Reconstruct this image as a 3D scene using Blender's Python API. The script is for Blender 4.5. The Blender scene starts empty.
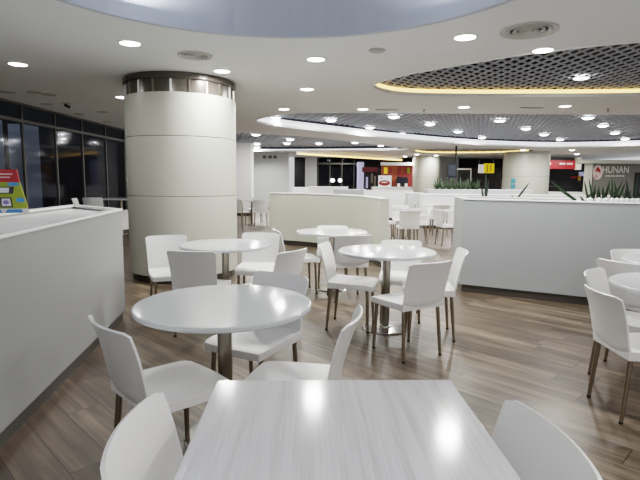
import bpy, math, random
from mathutils import Vector, Matrix
random.seed(7)
C = bpy.context.scene.collection
PI = math.pi

# ------------------------------------------------------------------ helpers
def lin(c):
    return tuple(((v/255)/12.92 if v/255 <= .04045 else ((v/255+.055)/1.055)**2.4) for v in c)

def mat(name, rgb, rough=.5, metal=0.0, emit=None, estr=0.0, spec=.5, coat=0.0, noise=0.0, nscale=6.0, bump=0.0):
    m = bpy.data.materials.new(name); m.use_nodes = True
    nt = m.node_tree; b = nt.nodes['Principled BSDF']
    col = lin(rgb)
    b.inputs['Base Color'].default_value = (*col, 1)
    b.inputs['Roughness'].default_value = rough
    b.inputs['Metallic'].default_value = metal
    b.inputs['Specular IOR Level'].default_value = spec
    b.inputs['Coat Weight'].default_value = coat
    if emit:
        b.inputs['Emission Color'].default_value = (*lin(emit), 1)
        b.inputs['Emission Strength'].default_value = estr
    if noise or bump:
        tc = nt.nodes.new('ShaderNodeTexCoord'); n = nt.nodes.new('ShaderNodeTexNoise')
        n.inputs['Scale'].default_value = nscale; n.inputs['Detail'].default_value = 5
        nt.links.new(tc.outputs['Object'], n.inputs['Vector'])
        if noise:
            mr = nt.nodes.new('ShaderNodeMapRange')
            mr.inputs[3].default_value = 1-noise; mr.inputs[4].default_value = 1+noise*.6
            mx = nt.nodes.new('ShaderNodeMix'); mx.data_type = 'RGBA'; mx.blend_type = 'MULTIPLY'
            mx.inputs[0].default_value = 1; mx.inputs[6].default_value = (*col, 1)
            nt.links.new(n.outputs['Fac'], mr.inputs[0]); nt.links.new(mr.outputs[0], mx.inputs[7])
            nt.links.new(mx.outputs[2], b.inputs['Base Color'])
        if bump:
            bp = nt.nodes.new('ShaderNodeBump'); bp.inputs['Strength'].default_value = bump
            nt.links.new(n.outputs['Fac'], bp.inputs['Height']); nt.links.new(bp.outputs[0], b.inputs['Normal'])
    return m

class MB:
    """collects verts and faces of one mesh"""
    def __init__(s): s.v = []; s.f = []; s.sm = []
    def add(s, vs, fs, smooth=False):
        o = len(s.v); s.v += [tuple(p) for p in vs]
        for f in fs: s.f.append([i+o for i in f]); s.sm.append(smooth)
        return s
    def box(s, x0, x1, y0, y1, z0, z1, M=None):
        vs = [Vector(p) for p in ((x0,y0,z0),(x1,y0,z0),(x1,y1,z0),(x0,y1,z0),(x0,y0,z1),(x1,y0,z1),(x1,y1,z1),(x0,y1,z1))]
        if M: vs = [M @ p for p in vs]
        return s.add(vs, [(0,3,2,1),(4,5,6,7),(0,1,5,4),(1,2,6,5),(2,3,7,6),(3,0,4,7)])
    def prism(s, poly, z0, z1, M=None):
        n = len(poly)
        a = sum(poly[i][0]*poly[(i+1)%n][1]-poly[(i+1)%n][0]*poly[i][1] for i in range(n))
        if a < 0: poly = poly[::-1]
        vs = [Vector((p[0],p[1],z0)) for p in poly]+[Vector((p[0],p[1],z1)) for p in poly]
        if M: vs = [M @ p for p in vs]
        return s.add(vs, [tuple(range(n))[::-1], tuple(range(n,2*n))]+[(i,(i+1)%n,n+(i+1)%n,n+i) for i in range(n)])
    def ring(s, outer, inner, z0, z1):
        n = len(outer)
        vs = [(*p,z0) for p in outer]+[(*p,z1) for p in outer]+[(*p,z0) for p in inner]+[(*p,z1) for p in inner]
        fs = []
        for i in range(n):
            j = (i+1) % n
            fs += [(i,j,n+j,n+i),(2*n+j,2*n+i,3*n+i,3*n+j),(n+i,n+j,3*n+j,3*n+i),(j,i,2*n+i,2*n+j)]
        return s.add(vs, fs)
    def lathe(s, prof, n=32, cx=0, cy=0, M=None, smooth=True):
        vs = []; fs = []
        k = len(prof)
        for r, z in prof:
            for i in range(n):
                a = 2*PI*i/n; vs.append(Vector((cx+r*math.cos(a), cy+r*math.sin(a), z)))
        if M: vs = [M @ p for p in vs]
        for j in range(k-1):
            for i in range(n):
                i2 = (i+1) % n; fs.append((j*n+i, j*n+i2, (j+1)*n+i2, (j+1)*n+i))
        if prof[0][0] > 1e-6: fs.append(tuple(range(n))[::-1])
        if prof[-1][0] > 1e-6: fs.append(tuple((k-1)*n+i for i in range(n)))
        return s.add(vs, fs, smooth)
    def tube(s, pts, rad, n=10, smooth=True):
        pts = [Vector(p) for p in pts]
        if not hasattr(rad, '__len__'): rad = [rad]*len(pts)
        vs = []; fs = []
        for k, p in enumerate(pts):
            d = (pts[min(k+1,len(pts)-1)]-pts[max(k-1,0)]).normalized()
            u = d.cross(Vector((0.3,1,0.1)) if abs(d.y) < .9 else Vector((1,0,0))).normalized(); w = d.cross(u)
            for i in range(n):
                a = 2*PI*i/n; vs.append(p+(u*math.cos(a)+w*math.sin(a))*rad[k])
        for k in range(len(pts)-1):
            for i in range(n):
                j = (i+1) % n; fs.append((k*n+i, k*n+j, (k+1)*n+j, (k+1)*n+i))
        fs.append(tuple(range(n))[::-1]); fs.append(tuple((len(pts)-1)*n+i for i in range(n)))
        return s.add(vs, fs, smooth)
    def sheet(s, fn, nu, nv, th):
        """thickened surface fn(u,v), u,v in 0..1; th(u,v) or number"""
        P = [[Vector(fn(i/nu, j/nv)) for i in range(nu+1)] for j in range(nv+1)]
        vs = []; N = (nu+1)*(nv+1)
        back = []
        for j in range(nv+1):
            for i in range(nu+1):
                du = P[j][min(i+1,nu)]-P[j][max(i-1,0)]; dv = P[min(j+1,nv)][i]-P[max(j-1,0)][i]
                nn = du.cross(dv); nn = nn.normalized() if nn.length > 1e-9 else Vector((0,1,0))
                t = th(i/nu, j/nv) if callable(th) else th
                vs.append(P[j][i]+nn*t/2); back.append(P[j][i]-nn*t/2)
        vs += back; fs = []
        ix = lambda i, j: j*(nu+1)+i
        for j in range(nv):
            for i in range(nu):
                a,b,c,d = ix(i,j),ix(i+1,j),ix(i+1,j+1),ix(i,j+1)
                fs += [(a,b,c,d),(N+d,N+c,N+b,N+a)]
        for i in range(nu):
            a,b = ix(i,0),ix(i+1,0); fs.append((b,a,N+a,N+b))
            a,b = ix(i,nv),ix(i+1,nv); fs.append((a,b,N+b,N+a))
        for j in range(nv):
            a,b = ix(0,j),ix(0,j+1); fs.append((a,b,N+b,N+a))
            a,b = ix(nu,j),ix(nu,j+1); fs.append((b,a,N+a,N+b))
        return s.add(vs, fs, True)
    def build(s, name, m, parent=None, bevel=0, autosmooth=True):
        me = bpy.data.meshes.new(name); me.from_pydata(s.v, [], s.f); me.update()
        for p, q in zip(me.polygons, s.sm): p.use_smooth = q
        if any(s.sm) and autosmooth: me.set_sharp_from_angle(angle=math.radians(38))
        me.materials.append(m)
        o = bpy.data.objects.new(name, me); C.objects.link(o)
        if parent: o.parent = parent
        if bevel:
            b = o.modifiers.new('b', 'BEVEL'); b.width = bevel; b.segments = 2; b.limit_method = 'ANGLE'
        return o

def tag(o, label, cat, group=None):
    o['label'] = label; o['category'] = cat
    if group: o['group'] = group
    return o
def thing(name, label, cat, loc=(0,0,0), rz=0, group=None):
    o = bpy.data.objects.new(name, None); C.objects.link(o)
    o.empty_display_size = .1
    o.location = loc; o.rotation_euler = (0,0,rz)
    return tag(o, label, cat, group)
def struct(o):
    o['kind'] = 'structure'; return o
def dup(root, loc, rz, label, group=None, scale=None):
    r = root.copy(); C.objects.link(r); r.location = loc; r.rotation_euler = (0,0,rz)
    r['label'] = label
    if group: r['group'] = group
    elif 'group' in r: del r['group']
    r.scale = scale if scale else (1,1,1)
    for ch in list(root.children):
        c = ch.copy(); C.objects.link(c); c.parent = r
        for g in ch.children:
            d = g.copy(); C.objects.link(d); d.parent = c
    return r

# ------------------------------------------------------------------ camera
F, PITCH, ROLL, H = 496.2, 0.1213, 0.0083, 1.405
cp, sp, cr, sr = math.cos(PITCH), math.sin(PITCH), math.cos(ROLL), math.sin(ROLL)
fw = Vector((0, cp, -sp)); r0 = Vector((1,0,0)); u0 = r0.cross(fw)
rt = r0*cr+u0*sr; up = u0*cr-r0*sr
cam = bpy.data.cameras.new('camera'); cam.sensor_width = 36; cam.lens = F/640*36; cam.clip_end = 200; cam.clip_start = .02
co = bpy.data.objects.new('camera', cam); C.objects.link(co)
M = Matrix((rt, up, -fw)).transposed().to_4x4(); M.translation = (0,0,H); co.matrix_world = M
bpy.context.scene.camera = co
def B(x, y, z):                                # where the line of sight through a photo point meets height z
    d = fw+rt*((x-320)/F)-up*((y-240)/F); t = (z-H)/d.z
    return Vector((0,0,H))+d*t
def at(x, y, Y):                               # and where it meets depth Y
    d = fw+rt*((x-320)/F)-up*((y-240)/F)
    return Vector((0,0,H))+d*(Y/d.y)

# ------------------------------------------------------------------ materials
CEIL = mat('ceiling paint', (243,246,247), .75)
COFFER = mat('blue grey paint', (196,202,214), .7)
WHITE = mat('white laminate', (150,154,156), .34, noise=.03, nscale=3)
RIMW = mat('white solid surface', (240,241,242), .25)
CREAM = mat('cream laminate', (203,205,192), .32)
PLINTH = mat('brown grey plinth', (66,62,57), .45, noise=.08, nscale=9)
TABLE = mat('glossy white table laminate', (208,212,215), .11)
PLASTIC = mat('white polypropylene', (238,238,238), .36)
STEEL = mat('brushed steel', (150,143,132), .32, 1.0)
LEGM = mat('chair leg steel', (142,130,114), .38, .9)
CHROME = mat('polished steel', (205,203,198), .12, 1.0)
BLACK = mat('black rubber', (22,22,22), .6)
FRAME = mat('window frame aluminium', (88,86,82), .5, .2)
DARK = mat('night dark', (10,11,14), .8)
TAUPE = mat('smoked panel', (80,75,69), .25, .2)
GRID = mat('grid fins', (196,202,214), .6)
PLENUM = mat('dark plenum', (58,60,66), .9)
LENS = mat('downlight lens', (255,255,255), .4, emit=(255,252,244), estr=14)
RING = mat('downlight ring', (225,225,222), .4)
WARM = mat('warm light strip', (255,220,150), .5, emit=(255,206,120), estr=2.4)
COOL = mat('glowing white fascia', (255,255,255), .5, emit=(246,248,255), estr=.85)
VENTM = mat('vent white', (196,195,190), .5)
SLOT = mat('slot shadow', (45,44,42), .8)
SOIL = mat('potting soil', (52,46,40), .95, noise=.4, nscale=40)
LEAF = mat('dark green leaf', (50,68,46), .42, noise=.35, nscale=14)
LEAF2 = mat('blackish green leaf', (38,52,42), .45, noise=.3, nscale=14)
GREYW = mat('grey shop wall', (122,121,114), .6)
COLW = mat('column cladding', (190,191,180), .36)

def wood_floor():
    m = bpy.data.materials.new('wood look plank tile'); m.use_nodes = True
    nt = m.node_tree; N = nt.nodes; L = nt.links; b = N['Principled BSDF']
    def math_(op, a, bb=None):
        n = N.new('ShaderNodeMath'); n.operation = op
        for k, v in enumerate((a, bb)):
            if v is None: continue
            if isinstance(v, (int, float)): n.inputs[k].default_value = v
            else: L.new(v, n.inputs[k])
        return n.outputs[0]
    g = N.new('ShaderNodeNewGeometry'); mp = N.new('ShaderNodeMapping'); mp.vector_type = 'POINT'
    mp.inputs['Rotation'].default_value = (0,0,PI/4)
    L.new(g.outputs['Position'], mp.inputs['Vector'])
    sx = N.new('ShaderNodeSeparateXYZ'); L.new(mp.outputs[0], sx.inputs[0])
    u, v = sx.outputs[0], sx.outputs[1]        # u along the planks, v across
    W, Ln = .2, 1.2
    vv = math_('DIVIDE', math_('ADD', v, -.0+.072), W); row = math_('FLOOR', vv); fv = math_('FRACT', vv)
    wn = N.new('ShaderNodeTexWhiteNoise'); wn.noise_dimensions = '1D'; L.new(row, wn.inputs['W'])
    uu = math_('ADD', math_('DIVIDE', u, Ln), wn.outputs['Value']); col = math_('FLOOR', uu); fu = math_('FRACT', uu)
    cb = N.new('ShaderNodeCombineXYZ'); L.new(row, cb.inputs[0]); L.new(col, cb.inputs[1])
    wp = N.new('ShaderNodeTexWhiteNoise'); wp.noise_dimensions = '2D'; L.new(cb.outputs[0], wp.inputs['Vector'])
    # grain: noise stretched along u, shifted per plank
    gx = N.new('ShaderNodeCombineXYZ'); L.new(math_('MULTIPLY', u, .9), gx.inputs[0]); L.new(math_('MULTIPLY', v, 17), gx.inputs[1]); L.new(math_('MULTIPLY', wp.outputs['Value'], 37), gx.inputs[2])
    n1 = N.new('ShaderNodeTexNoise'); n1.inputs['Scale'].default_value = 1.0; n1.inputs['Detail'].default_value = 6; n1.inputs['Roughness'].default_value = .62
    L.new(gx.outputs[0], n1.inputs['Vector'])
    gy = N.new('ShaderNodeCombineXYZ'); L.new(math_('MULTIPLY', u, 1.6), gy.inputs[0]); L.new(math_('MULTIPLY', v, 5), gy.inputs[1]); L.new(math_('MULTIPLY', wp.outputs['Value'], 11), gy.inputs[2])
    n2 = N.new('ShaderNodeTexNoise'); n2.inputs['Scale'].default_value = 1.0; n2.inputs['Detail'].default_value = 3
    L.new(gy.outputs[0], n2.inputs['Vector'])
    mixv = math_('ADD', math_('MULTIPLY', n1.outputs['Fac'], .85), math_('ADD', math_('MULTIPLY', n2.outputs['Fac'], .35), math_('SUBTRACT', math_('MULTIPLY', wp.outputs['Value'], .16), .075)))
    rp = N.new('ShaderNodeValToRGB'); cr_ = rp.color_ramp
    cr_.elements[0].position = .36; cr_.elements[0].color = (*lin((52,43,35)),1)
    cr_.elements[1].position = .86; cr_.elements[1].color = (*lin((140,125,106)),1)
    e = cr_.elements.new(.6); e.color = (*lin((90,77,64)),1)
    L.new(mixv, rp.inputs[0])
    # joints
    jv = math_('LESS_THAN', math_('MINIMUM', fv, math_('SUBTRACT', 1, fv)), .013)
    ju = math_('LESS_THAN', math_('MINIMUM', fu, math_('SUBTRACT', 1, fu)), .0022)
    j = math_('MAXIMUM', jv, ju)
    mx = N.new('ShaderNodeMix'); mx.data_type = 'RGBA'; L.new(math_('MULTIPLY', j, .9), mx.inputs[0]); L.new(rp.outputs[0], mx.inputs[6]); mx.inputs[7].default_value = (*lin((34,29,24)),1)
    L.new(mx.outputs[2], b.inputs['Base Color'])
    L.new(math_('ADD', .3, math_('MULTIPLY', n1.outputs['Fac'], .12)), b.inputs['Roughness'])
    bp = N.new('ShaderNodeBump'); bp.inputs['Strength'].default_value = .25; bp.inputs['Distance'].default_value = .002
    L.new(math_('SUBTRACT', 1, j), bp.inputs['Height']); L.new(bp.outputs[0], b.inputs['Normal'])
    return m
FLOOR = wood_floor()

def wood_top():
    m = bpy.data.materials.new('pale wood grain laminate'); m.use_nodes = True
    nt = m.node_tree; N = nt.nodes; L = nt.links; b = N['Principled BSDF']
    tc = N.new('ShaderNodeTexCoord'); mp = N.new('ShaderNodeMapping'); mp.inputs['Scale'].default_value = (26, 1.1, 1)
    L.new(tc.outputs['Object'], mp.inputs['Vector'])
    n = N.new('ShaderNodeTexNoise'); n.inputs['Scale'].default_value = 1.5; n.inputs['Detail'].default_value = 7; n.inputs['Roughness'].default_value = .65; n.inputs['Distortion'].default_value = .25
    L.new(mp.outputs[0], n.inputs['Vector'])
    mp2 = N.new('ShaderNodeMapping'); mp2.inputs['Scale'].default_value = (90, 2, 1); L.new(tc.outputs['Object'], mp2.inputs['Vector'])
    n2 = N.new('ShaderNodeTexNoise'); n2.inputs['Scale'].default_value = 1.6; n2.inputs['Detail'].default_value = 4; L.new(mp2.outputs[0], n2.inputs['Vector'])
    a = N.new('ShaderNodeMath'); a.operation = 'ADD'; h = N.new('ShaderNodeMath'); h.operation = 'MULTIPLY'; h.inputs[1].default_value = .45
    L.new(n2.outputs['Fac'], h.inputs[0]); L.new(n.outputs['Fac'], a.inputs[0]); L.new(h.outputs[0], a.inputs[1])
    r = N.new('ShaderNodeValToRGB'); r.color_ramp.elements[0].position = .5; r.color_ramp.elements[0].color = (*lin((184,184,187)),1)
    r.color_ramp.elements[1].position = .8; r.color_ramp.elements[1].color = (*lin((206,207,211)),1)
    L.new(a.outputs[0], r.inputs[0]); L.new(r.outputs[0], b.inputs['Base Color'])
    b.inputs['Roughness'].default_value = .115
    bp = N.new('ShaderNodeBump'); bp.inputs['Strength'].default_value = .03; bp.inputs['Distance'].default_value = .001
    L.new(a.outputs[0], bp.inputs['Height']); L.new(bp.outputs[0], b.inputs['Normal'])
    return m
WOODTOP = wood_top()

def glass_dark():
    m = bpy.data.materials.new('tinted window glass'); m.use_nodes = True
    nt = m.node_tree; N = nt.nodes; L = nt.links
    N.remove(N['Principled BSDF']); out = N['Material Output']
    t = N.new('ShaderNodeBsdfTransparent'); t.inputs[0].default_value = (.42,.45,.5,1)
    g = N.new('ShaderNodeBsdfGlossy'); g.inputs['Roughness'].default_value = .06; g.inputs[0].default_value = (.3,.3,.32,1)
    lw = N.new('ShaderNodeFresnel'); lw.inputs[0].default_value = 1.45
    mx = N.new('ShaderNodeMixShader'); L.new(lw.outputs[0], mx.inputs[0]); L.new(t.outputs[0], mx.inputs[1]); L.new(g.outputs[0], mx.inputs[2])
    L.new(mx.outputs[0], out.inputs[0])
    return m
GLASS = glass_dark()

# ------------------------------------------------------------------ room shell
ZC = 2.75
XW = -5.5                      # window wall
struct(MB().box(XW-.2, 17, -5, 31, -.1, 0).build('floor', FLOOR))

def catmull(pts, k=8):
    out = []; n = len(pts)
    for i in range(n):
        p0, p1, p2, p3 = (Vector(pts[(i+d) % n]).to_2d() for d in (-1,0,1,2))
        for s in range(k):
            t = s/k
            out.append(tuple(.5*((2*p1)+(p2-p0)*t+(2*p0-5*p1+4*p2-p3)*t*t+(3*p1-p0-3*p2+p3)*t**3)))
    return out
coffer = [(-.32+1.94*math.cos(a), 2.98+1.94*math.sin(a)) for a in (2*PI*i/72 for i in range(72))]
oval1 = catmull([(.76,7.38),(1.03,6.67),(1.62,6.02),(2.29,5.42),(3.2,4.95),(4.3,4.9),(5.6,5.5),(6.3,6.6),(5.9,7.6),(4.9,7.95),(3.4,8.1),(2.1,8.15),(1.2,8.0)])
oval2 = catmull([(-1.5,11.9),(-1.15,11.0),(-.4,10.35),(1.6,10.22),(4,10.2),(6.4,10.15),(9,10.2),(11.5,10.8),(13.2,13),(13.2,16.2),(11.6,18.6),(9.4,19.7),(6.9,19.3),(4.6,18.1),(2.6,16.6),(.9,15.0),(-.3,13.8),(-1.1,12.9)])
oval3 = catmull([(-2.43,14.63),(-1.77,15.1),(-.31,16.13),(.65,17.24),(2.29,19.52),(3.7,21.5),(3.4,22.5),(2.4,23.0),(.44,23.7),(-1.96,24.2),(-3.4,24.2),(-4.6,22.5),(-4.6,18),(-3.8,15)])
oval4 = catmull([(4.5,21.6),(6.5,20.9),(9,21.6),(9.6,23.3),(8.2,25.0),(5.6,25.3),(4.4,23.6)])

def ceiling_with_holes(outer, holes, z, t):
    cu = bpy.data.curves.new('ceiling', 'CURVE'); cu.dimensions = '2D'; cu.fill_mode = 'BOTH'; cu.extrude = t/2
    for poly in [outer]+holes:
        s = cu.splines.new('POLY'); s.points.add(len(poly)-1); s.use_cyclic_u = True
        for p, q in zip(s.points, poly): p.co = (q[0], q[1], 0, 1)
    o = bpy.data.objects.new('tmp_ceiling', cu); C.objects.link(o)
    dg = bpy.context.evaluated_depsgraph_get()
    me = bpy.data.meshes.new_from_object(o.evaluated_get(dg))
    bpy.data.objects.remove(o)
    me.materials.clear(); me.materials.append(CEIL)
    r = bpy.data.objects.new('ceiling', me); C.objects.link(r); r.location.z = z+t/2
    return struct(r)
ceiling_with_holes([(XW-.2,-5),(17,-5),(17,31),(XW-.2,31)], [coffer, oval1, oval2, oval3, oval4], ZC, .04)

def offset_poly(poly, d):
    n = len(poly); out = []
    a = sum(poly[i][0]*poly[(i+1)%n][1]-poly[(i+1)%n][0]*poly[i][1] for i in range(n))
    s = 1 if a > 0 else -1
    for i in range(n):
        e = Vector((poly[(i+1)%n][0]-poly[i-1][0], poly[(i+1)%n][1]-poly[i-1][1])).normalized()
        out.append((poly[i][0]+e.y*d*s, poly[i][1]-e.x*d*s))
    return out
# round blue-grey coffer overhead
b = MB(); b.ring(offset_poly(coffer,.045), offset_poly(coffer,-.006), ZC-.003, ZC+.42); b.prism(coffer, ZC+.42, ZC+.46)
struct(b.build('ceiling_coffer', COFFER))

def inside(p, poly):
    c = False; n = len(poly); j = n-1
    for i in range(n):
        if (poly[i][1] > p[1]) != (poly[j][1] > p[1]) and p[0] < (poly[j][0]-poly[i][0])*(p[1]-poly[i][1])/(poly[j][1]-poly[i][1])+poly[i][0]: c = not c
        j = i
    return c
def clip_line(p, d, poly):
    ts = []; n = len(poly)
    for i in range(n):
        a = Vector(poly[i]); e = Vector(poly[(i+1) % n])-a
        den = d.x*e.y-d.y*e.x
        if abs(den) < 1e-9: continue
        w = a-p; t = (w.x*e.y-w.y*e.x)/den; s = (w.x*d.y-w.y*d.x)/den
        if 0 <= s < 1: ts.append(t)
    ts.sort(); return [(ts[i], ts[i+1]) for i in range(0, len(ts)-1, 2)]
def grid_ceiling(poly, z, sp, fh, ft, angs, nm, deep):
    cx = sum(p[0] for p in poly)/len(poly); cy = sum(p[1] for p in poly)/len(poly)
    g = MB(); big = offset_poly(poly, .12)
    for ang in angs:
        d = Vector((math.sin(ang), math.cos(ang))); nrm = Vector((d.y, -d.x))
        for k in range(-90, 91):
            p = Vector((cx,cy))+nrm*(k*sp)
            for t0, t1 in clip_line(p, d, big):
                a = p+d*t0; e = p+d*t1; h = nrm*ft/2
                g.prism([tuple(a-h), tuple(e-h), tuple(e+h), tuple(a+h)], z, z+fh)
    struct(g.build(nm+'_grid', GRID))
    pl = MB(); pl.ring(offset_poly(big,.03), big, ZC+.04, z+deep); pl.prism(big, z+deep, z+deep+.03)
    struct(pl.build(nm+'_plenum', PLENUM))
R_ = math.radians
grid_ceiling(oval1, 2.87, .14, .02, .013, (R_(-8), R_(48)), 'ceiling_oval', .5)
grid_ceiling(oval2, 3.0, .2, .03, .03, (R_(-12), R_(48)), 'ceiling_wide', .5)
grid_ceiling(oval3, 2.95, .22, .03, .03, (R_(-12), R_(48)), 'ceiling_rear', .5)
grid_ceiling(oval4, 2.9, .3, .06, .04, (R_(-12), R_(48)), 'ceiling_end', .5)

def strip(poly, i0, i1, z0, z1, off, m, name, label):
    P = offset_poly(poly, off); n = len(P)
    vs = []; fs = []
    k = i1-i0+1
    for i in range(i0, i1+1): p = P[i % n]; q = offset_in[i % n] if False else p; vs.append((p[0],p[1],z0)); vs.append((p[0],p[1],z1))
    P2 = offset_poly(poly, off+.02)
    for i in range(i0, i1+1): p = P2[i % n]; vs.append((p[0],p[1],z0)); vs.append((p[0],p[1],z1))
    for a in range(k-1):
        q = 2*a; fs += [(q,q+2,q+3,q+1)]; w = 2*k+q; fs += [(w+2,w,w+1,w+3),(q+1,q+3,w+3,w+1),(q+2,q,w,w+2)]
    fs += [(0,1,2*k+1,2*k),(2*k-2,4*k-2,4*k-1,2*k-1)]
    o = MB().add(vs, fs).build(name, m)
    return tag(o, label, 'light')
strip(oval1, 8*7, 8*13, ZC+.005, ZC+.10, .01, WARM, 'cove_light', 'warm yellow light strip curving along the rim of the nearest grid-filled ceiling oval')
strip(oval2, 8*9, 8*18+4, ZC+.0, ZC+.18, .01, COOL, 'cove_light', 'glowing white fascia sweeping along the rim of the widest grid ceiling')  # emission stands in for a hidden source lighting this fascia
strip(oval3, 8*6, 8*10, ZC+.0, ZC+.09, .01, COOL, 'cove_light', 'glowing white fascia along the far rim of the rear grid ceiling')
strip(oval4, 8*3, 8*7, ZC+.0, ZC+.1, .01, WARM, 'cove_light', 'warm light strip on the small far ceiling recess beside the thick column')
# dropped fascia with a warm strip before the far shops
fa, fb = Vector((-1.05,22.9)), Vector((4.75,29.4)); fd = (fb-fa).normalized(); fn = Vector((fd.y,-fd.x))
struct(MB().prism([tuple(fa), tuple(fb), tuple(fb-fn*.1), tuple(fa-fn*.1)], 2.53, ZC).build('trim_6', CEIL))
tag(MB().prism([tuple(fa+fn*.03), tuple(fb+fn*.03), tuple(fb), tuple(fa)], 2.53, 2.6).build('cove_light', WARM), 'long straight warm light strip on the ceiling fascia before the orange food stall', 'light')
# fascia lips under each recess
def lip(poly, name):
    b = MB(); b.ring(offset_poly(poly, .03), offset_poly(poly, .002), ZC-.012, ZC+.03)
    return struct(b.build(name, CEIL))
lip(oval1,'trim_1'); lip(oval2,'trim_2'); lip(oval3,'trim_3'); lip(oval4,'trim_4'); 

# window wall: mullions, transom, glass, each bay a window
bays = [3.0, 4.5, 5.75, 6.95, 8.15, 9.32, 10.47, 11.63, 12.88, 14.1, 15.3, 16.6, 17.9, 19.2]
ZT = 2.43
for i in range(len(bays)-1):
    y0, y1 = bays[i], bays[i+1]
    w = bpy.data.objects.new(f'window_{i+1}', None); C.objects.link(w); struct(w)
    f = MB()
    f.box(XW-.03, XW+.012, y0-.02, y0+.02, 0, ZC)
    f.box(XW-.03, XW+.012, y0+.025, y1-.025, ZT-.028, ZT+.028)
    f.box(XW-.03, XW+.012, y0+.025, y1-.025, 0, .1)
    f.box(XW-.03, XW+.012, y0+.025, y1-.025, ZC-.04, ZC)
    f.build('window_frame', FRAME, w)
    MB().add([(XW-.01,y0+.02,.1),(XW-.01,y1-.02,.1),(XW-.01,y1-.02,ZC-.04),(XW-.01,y0+.02,ZC-.04)], [(0,1,2,3)]).build('glass_pane', GLASS, w)
struct(MB().box(XW-.2, XW, -5, 3.0-.025, 0, ZC).build('wall_left', CEIL))
struct(MB().box(XW-.2, XW, 19.2, 31, 0, ZC).build('wall_left_far', GREYW))
# night outside: wall added to block the bright world, dark ground below
struct(MB().box(-9.2, -9, -5, 40, -.1, 6).build('world_block_wall', DARK))
struct(MB().box(-9, XW-.2, -5, 40, -.12, -.02).build('exterior_ground', DARK))
PANEL = mat('pale outside cladding', (190,200,215), .6)
for y0, y1 in ((9.15,9.85),(10.5,11.1)):
    struct(MB().box(-6.5, -6.2, y0, y1, -.1, 2.5).build('exterior_pillar', PANEL))

ol = bpy.data.lights.new('added_pillar_spot', 'SPOT'); ol.energy = 60; ol.color = (.8,.88,1); ol.spot_size = R_(34); ol.spot_blend = .5; ol.shadow_soft_size = .08  # added spot, no lamp known there, brightens the outside pillars
oo = bpy.data.objects.new('added_pillar_spot', ol); C.objects.link(oo); oo.location = (-6.6,6.6,3.2)
oo.rotation_euler = (Vector((-6.3,10.3,1.3))-oo.location).to_track_quat('-Z','Y').to_euler()
# far walls
FARW = mat('far wall paint', (184,187,188), .55)
struct(MB().box(-3.75, -1.62, 25.4, 25.6, 0, ZC).build('wall_back', FARW))
struct(MB().box(XW, -3.75, 25.4, 25.6, 0, ZC).build('wall_back_side', GREYW))
struct(MB().box(-1.62, 17, 30.8, 31, 0, ZC).build('wall_far', DARK))

# ------------------------------------------------------------------ round columns
def column(name, cx, cy, R, seams, cap, label, plinth=True):
    t = thing(name, label, 'column', (cx,cy,0)); struct(t)
    gap = .005
    zs = [.1]+seams+[2.5 if cap else ZC]
    for a, e in zip(zs[:-1], zs[1:]):
        MB().lathe([(R-.012,a),(R,a+gap),(R,e-gap),(R-.012,e)], 72).build('cladding_panel', COLW, t)
    for sm in seams:
        MB().lathe([(R-.02,sm-.006),(R-.004,sm-.006),(R-.004,sm+.006),(R-.02,sm+.006)], 72).build('seam_line', TAUPE, t)
    MB().lathe([(R-.04,0),(R-.04,.1)], 72).build('plinth', PLINTH, t)
    if cap:
        MB().lathe([(R-.03,2.5),(R-.03,2.665)], 72).build('smoked_band', TAUPE, t)
        for k in range(20):
            a = 2*PI*k/20+.1
            Mx = Matrix.Rotation(a,4,'Z') @ Matrix.Translation((R-.03,0,0))
            MB().box(-.01,.012,-.012,.012,2.5,2.66,Mx).build('band_rib', RIMW if k % 2 else STEEL, t)
        MB().lathe([(R-.06,2.665),(R-.005,2.665),(R+.008,2.68),(R+.008,2.735),(R-.01,ZC)], 72).build('cap_ring', TAUPE, t)
    return t
column('column', -1.985, 7.22, .76, [1.17,1.95], True, 'thick cream round column with a dark glazed band under the ceiling')
column('column', 203/496*23.5, 23.5, 1.02, [1.62], False, 'thick pale far column with teal notices, beside the red shop sign')
column('column', 104.5/496*28, 28, .76, [1.6], False, 'grey white far column beside the orange food stall')
# square white pillar behind the round column
t = thing('pillar', 'slim square white pillar rising behind the big cream column', 'pillar'); struct(t)
MB().box(-3.35,-2.62,18.9,19.6,.12,ZC).build('shaft', RIMW, t)
MB().box(-3.32,-2.65,18.93,19.57,0,.12).build('plinth', PLINTH, t)

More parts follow.
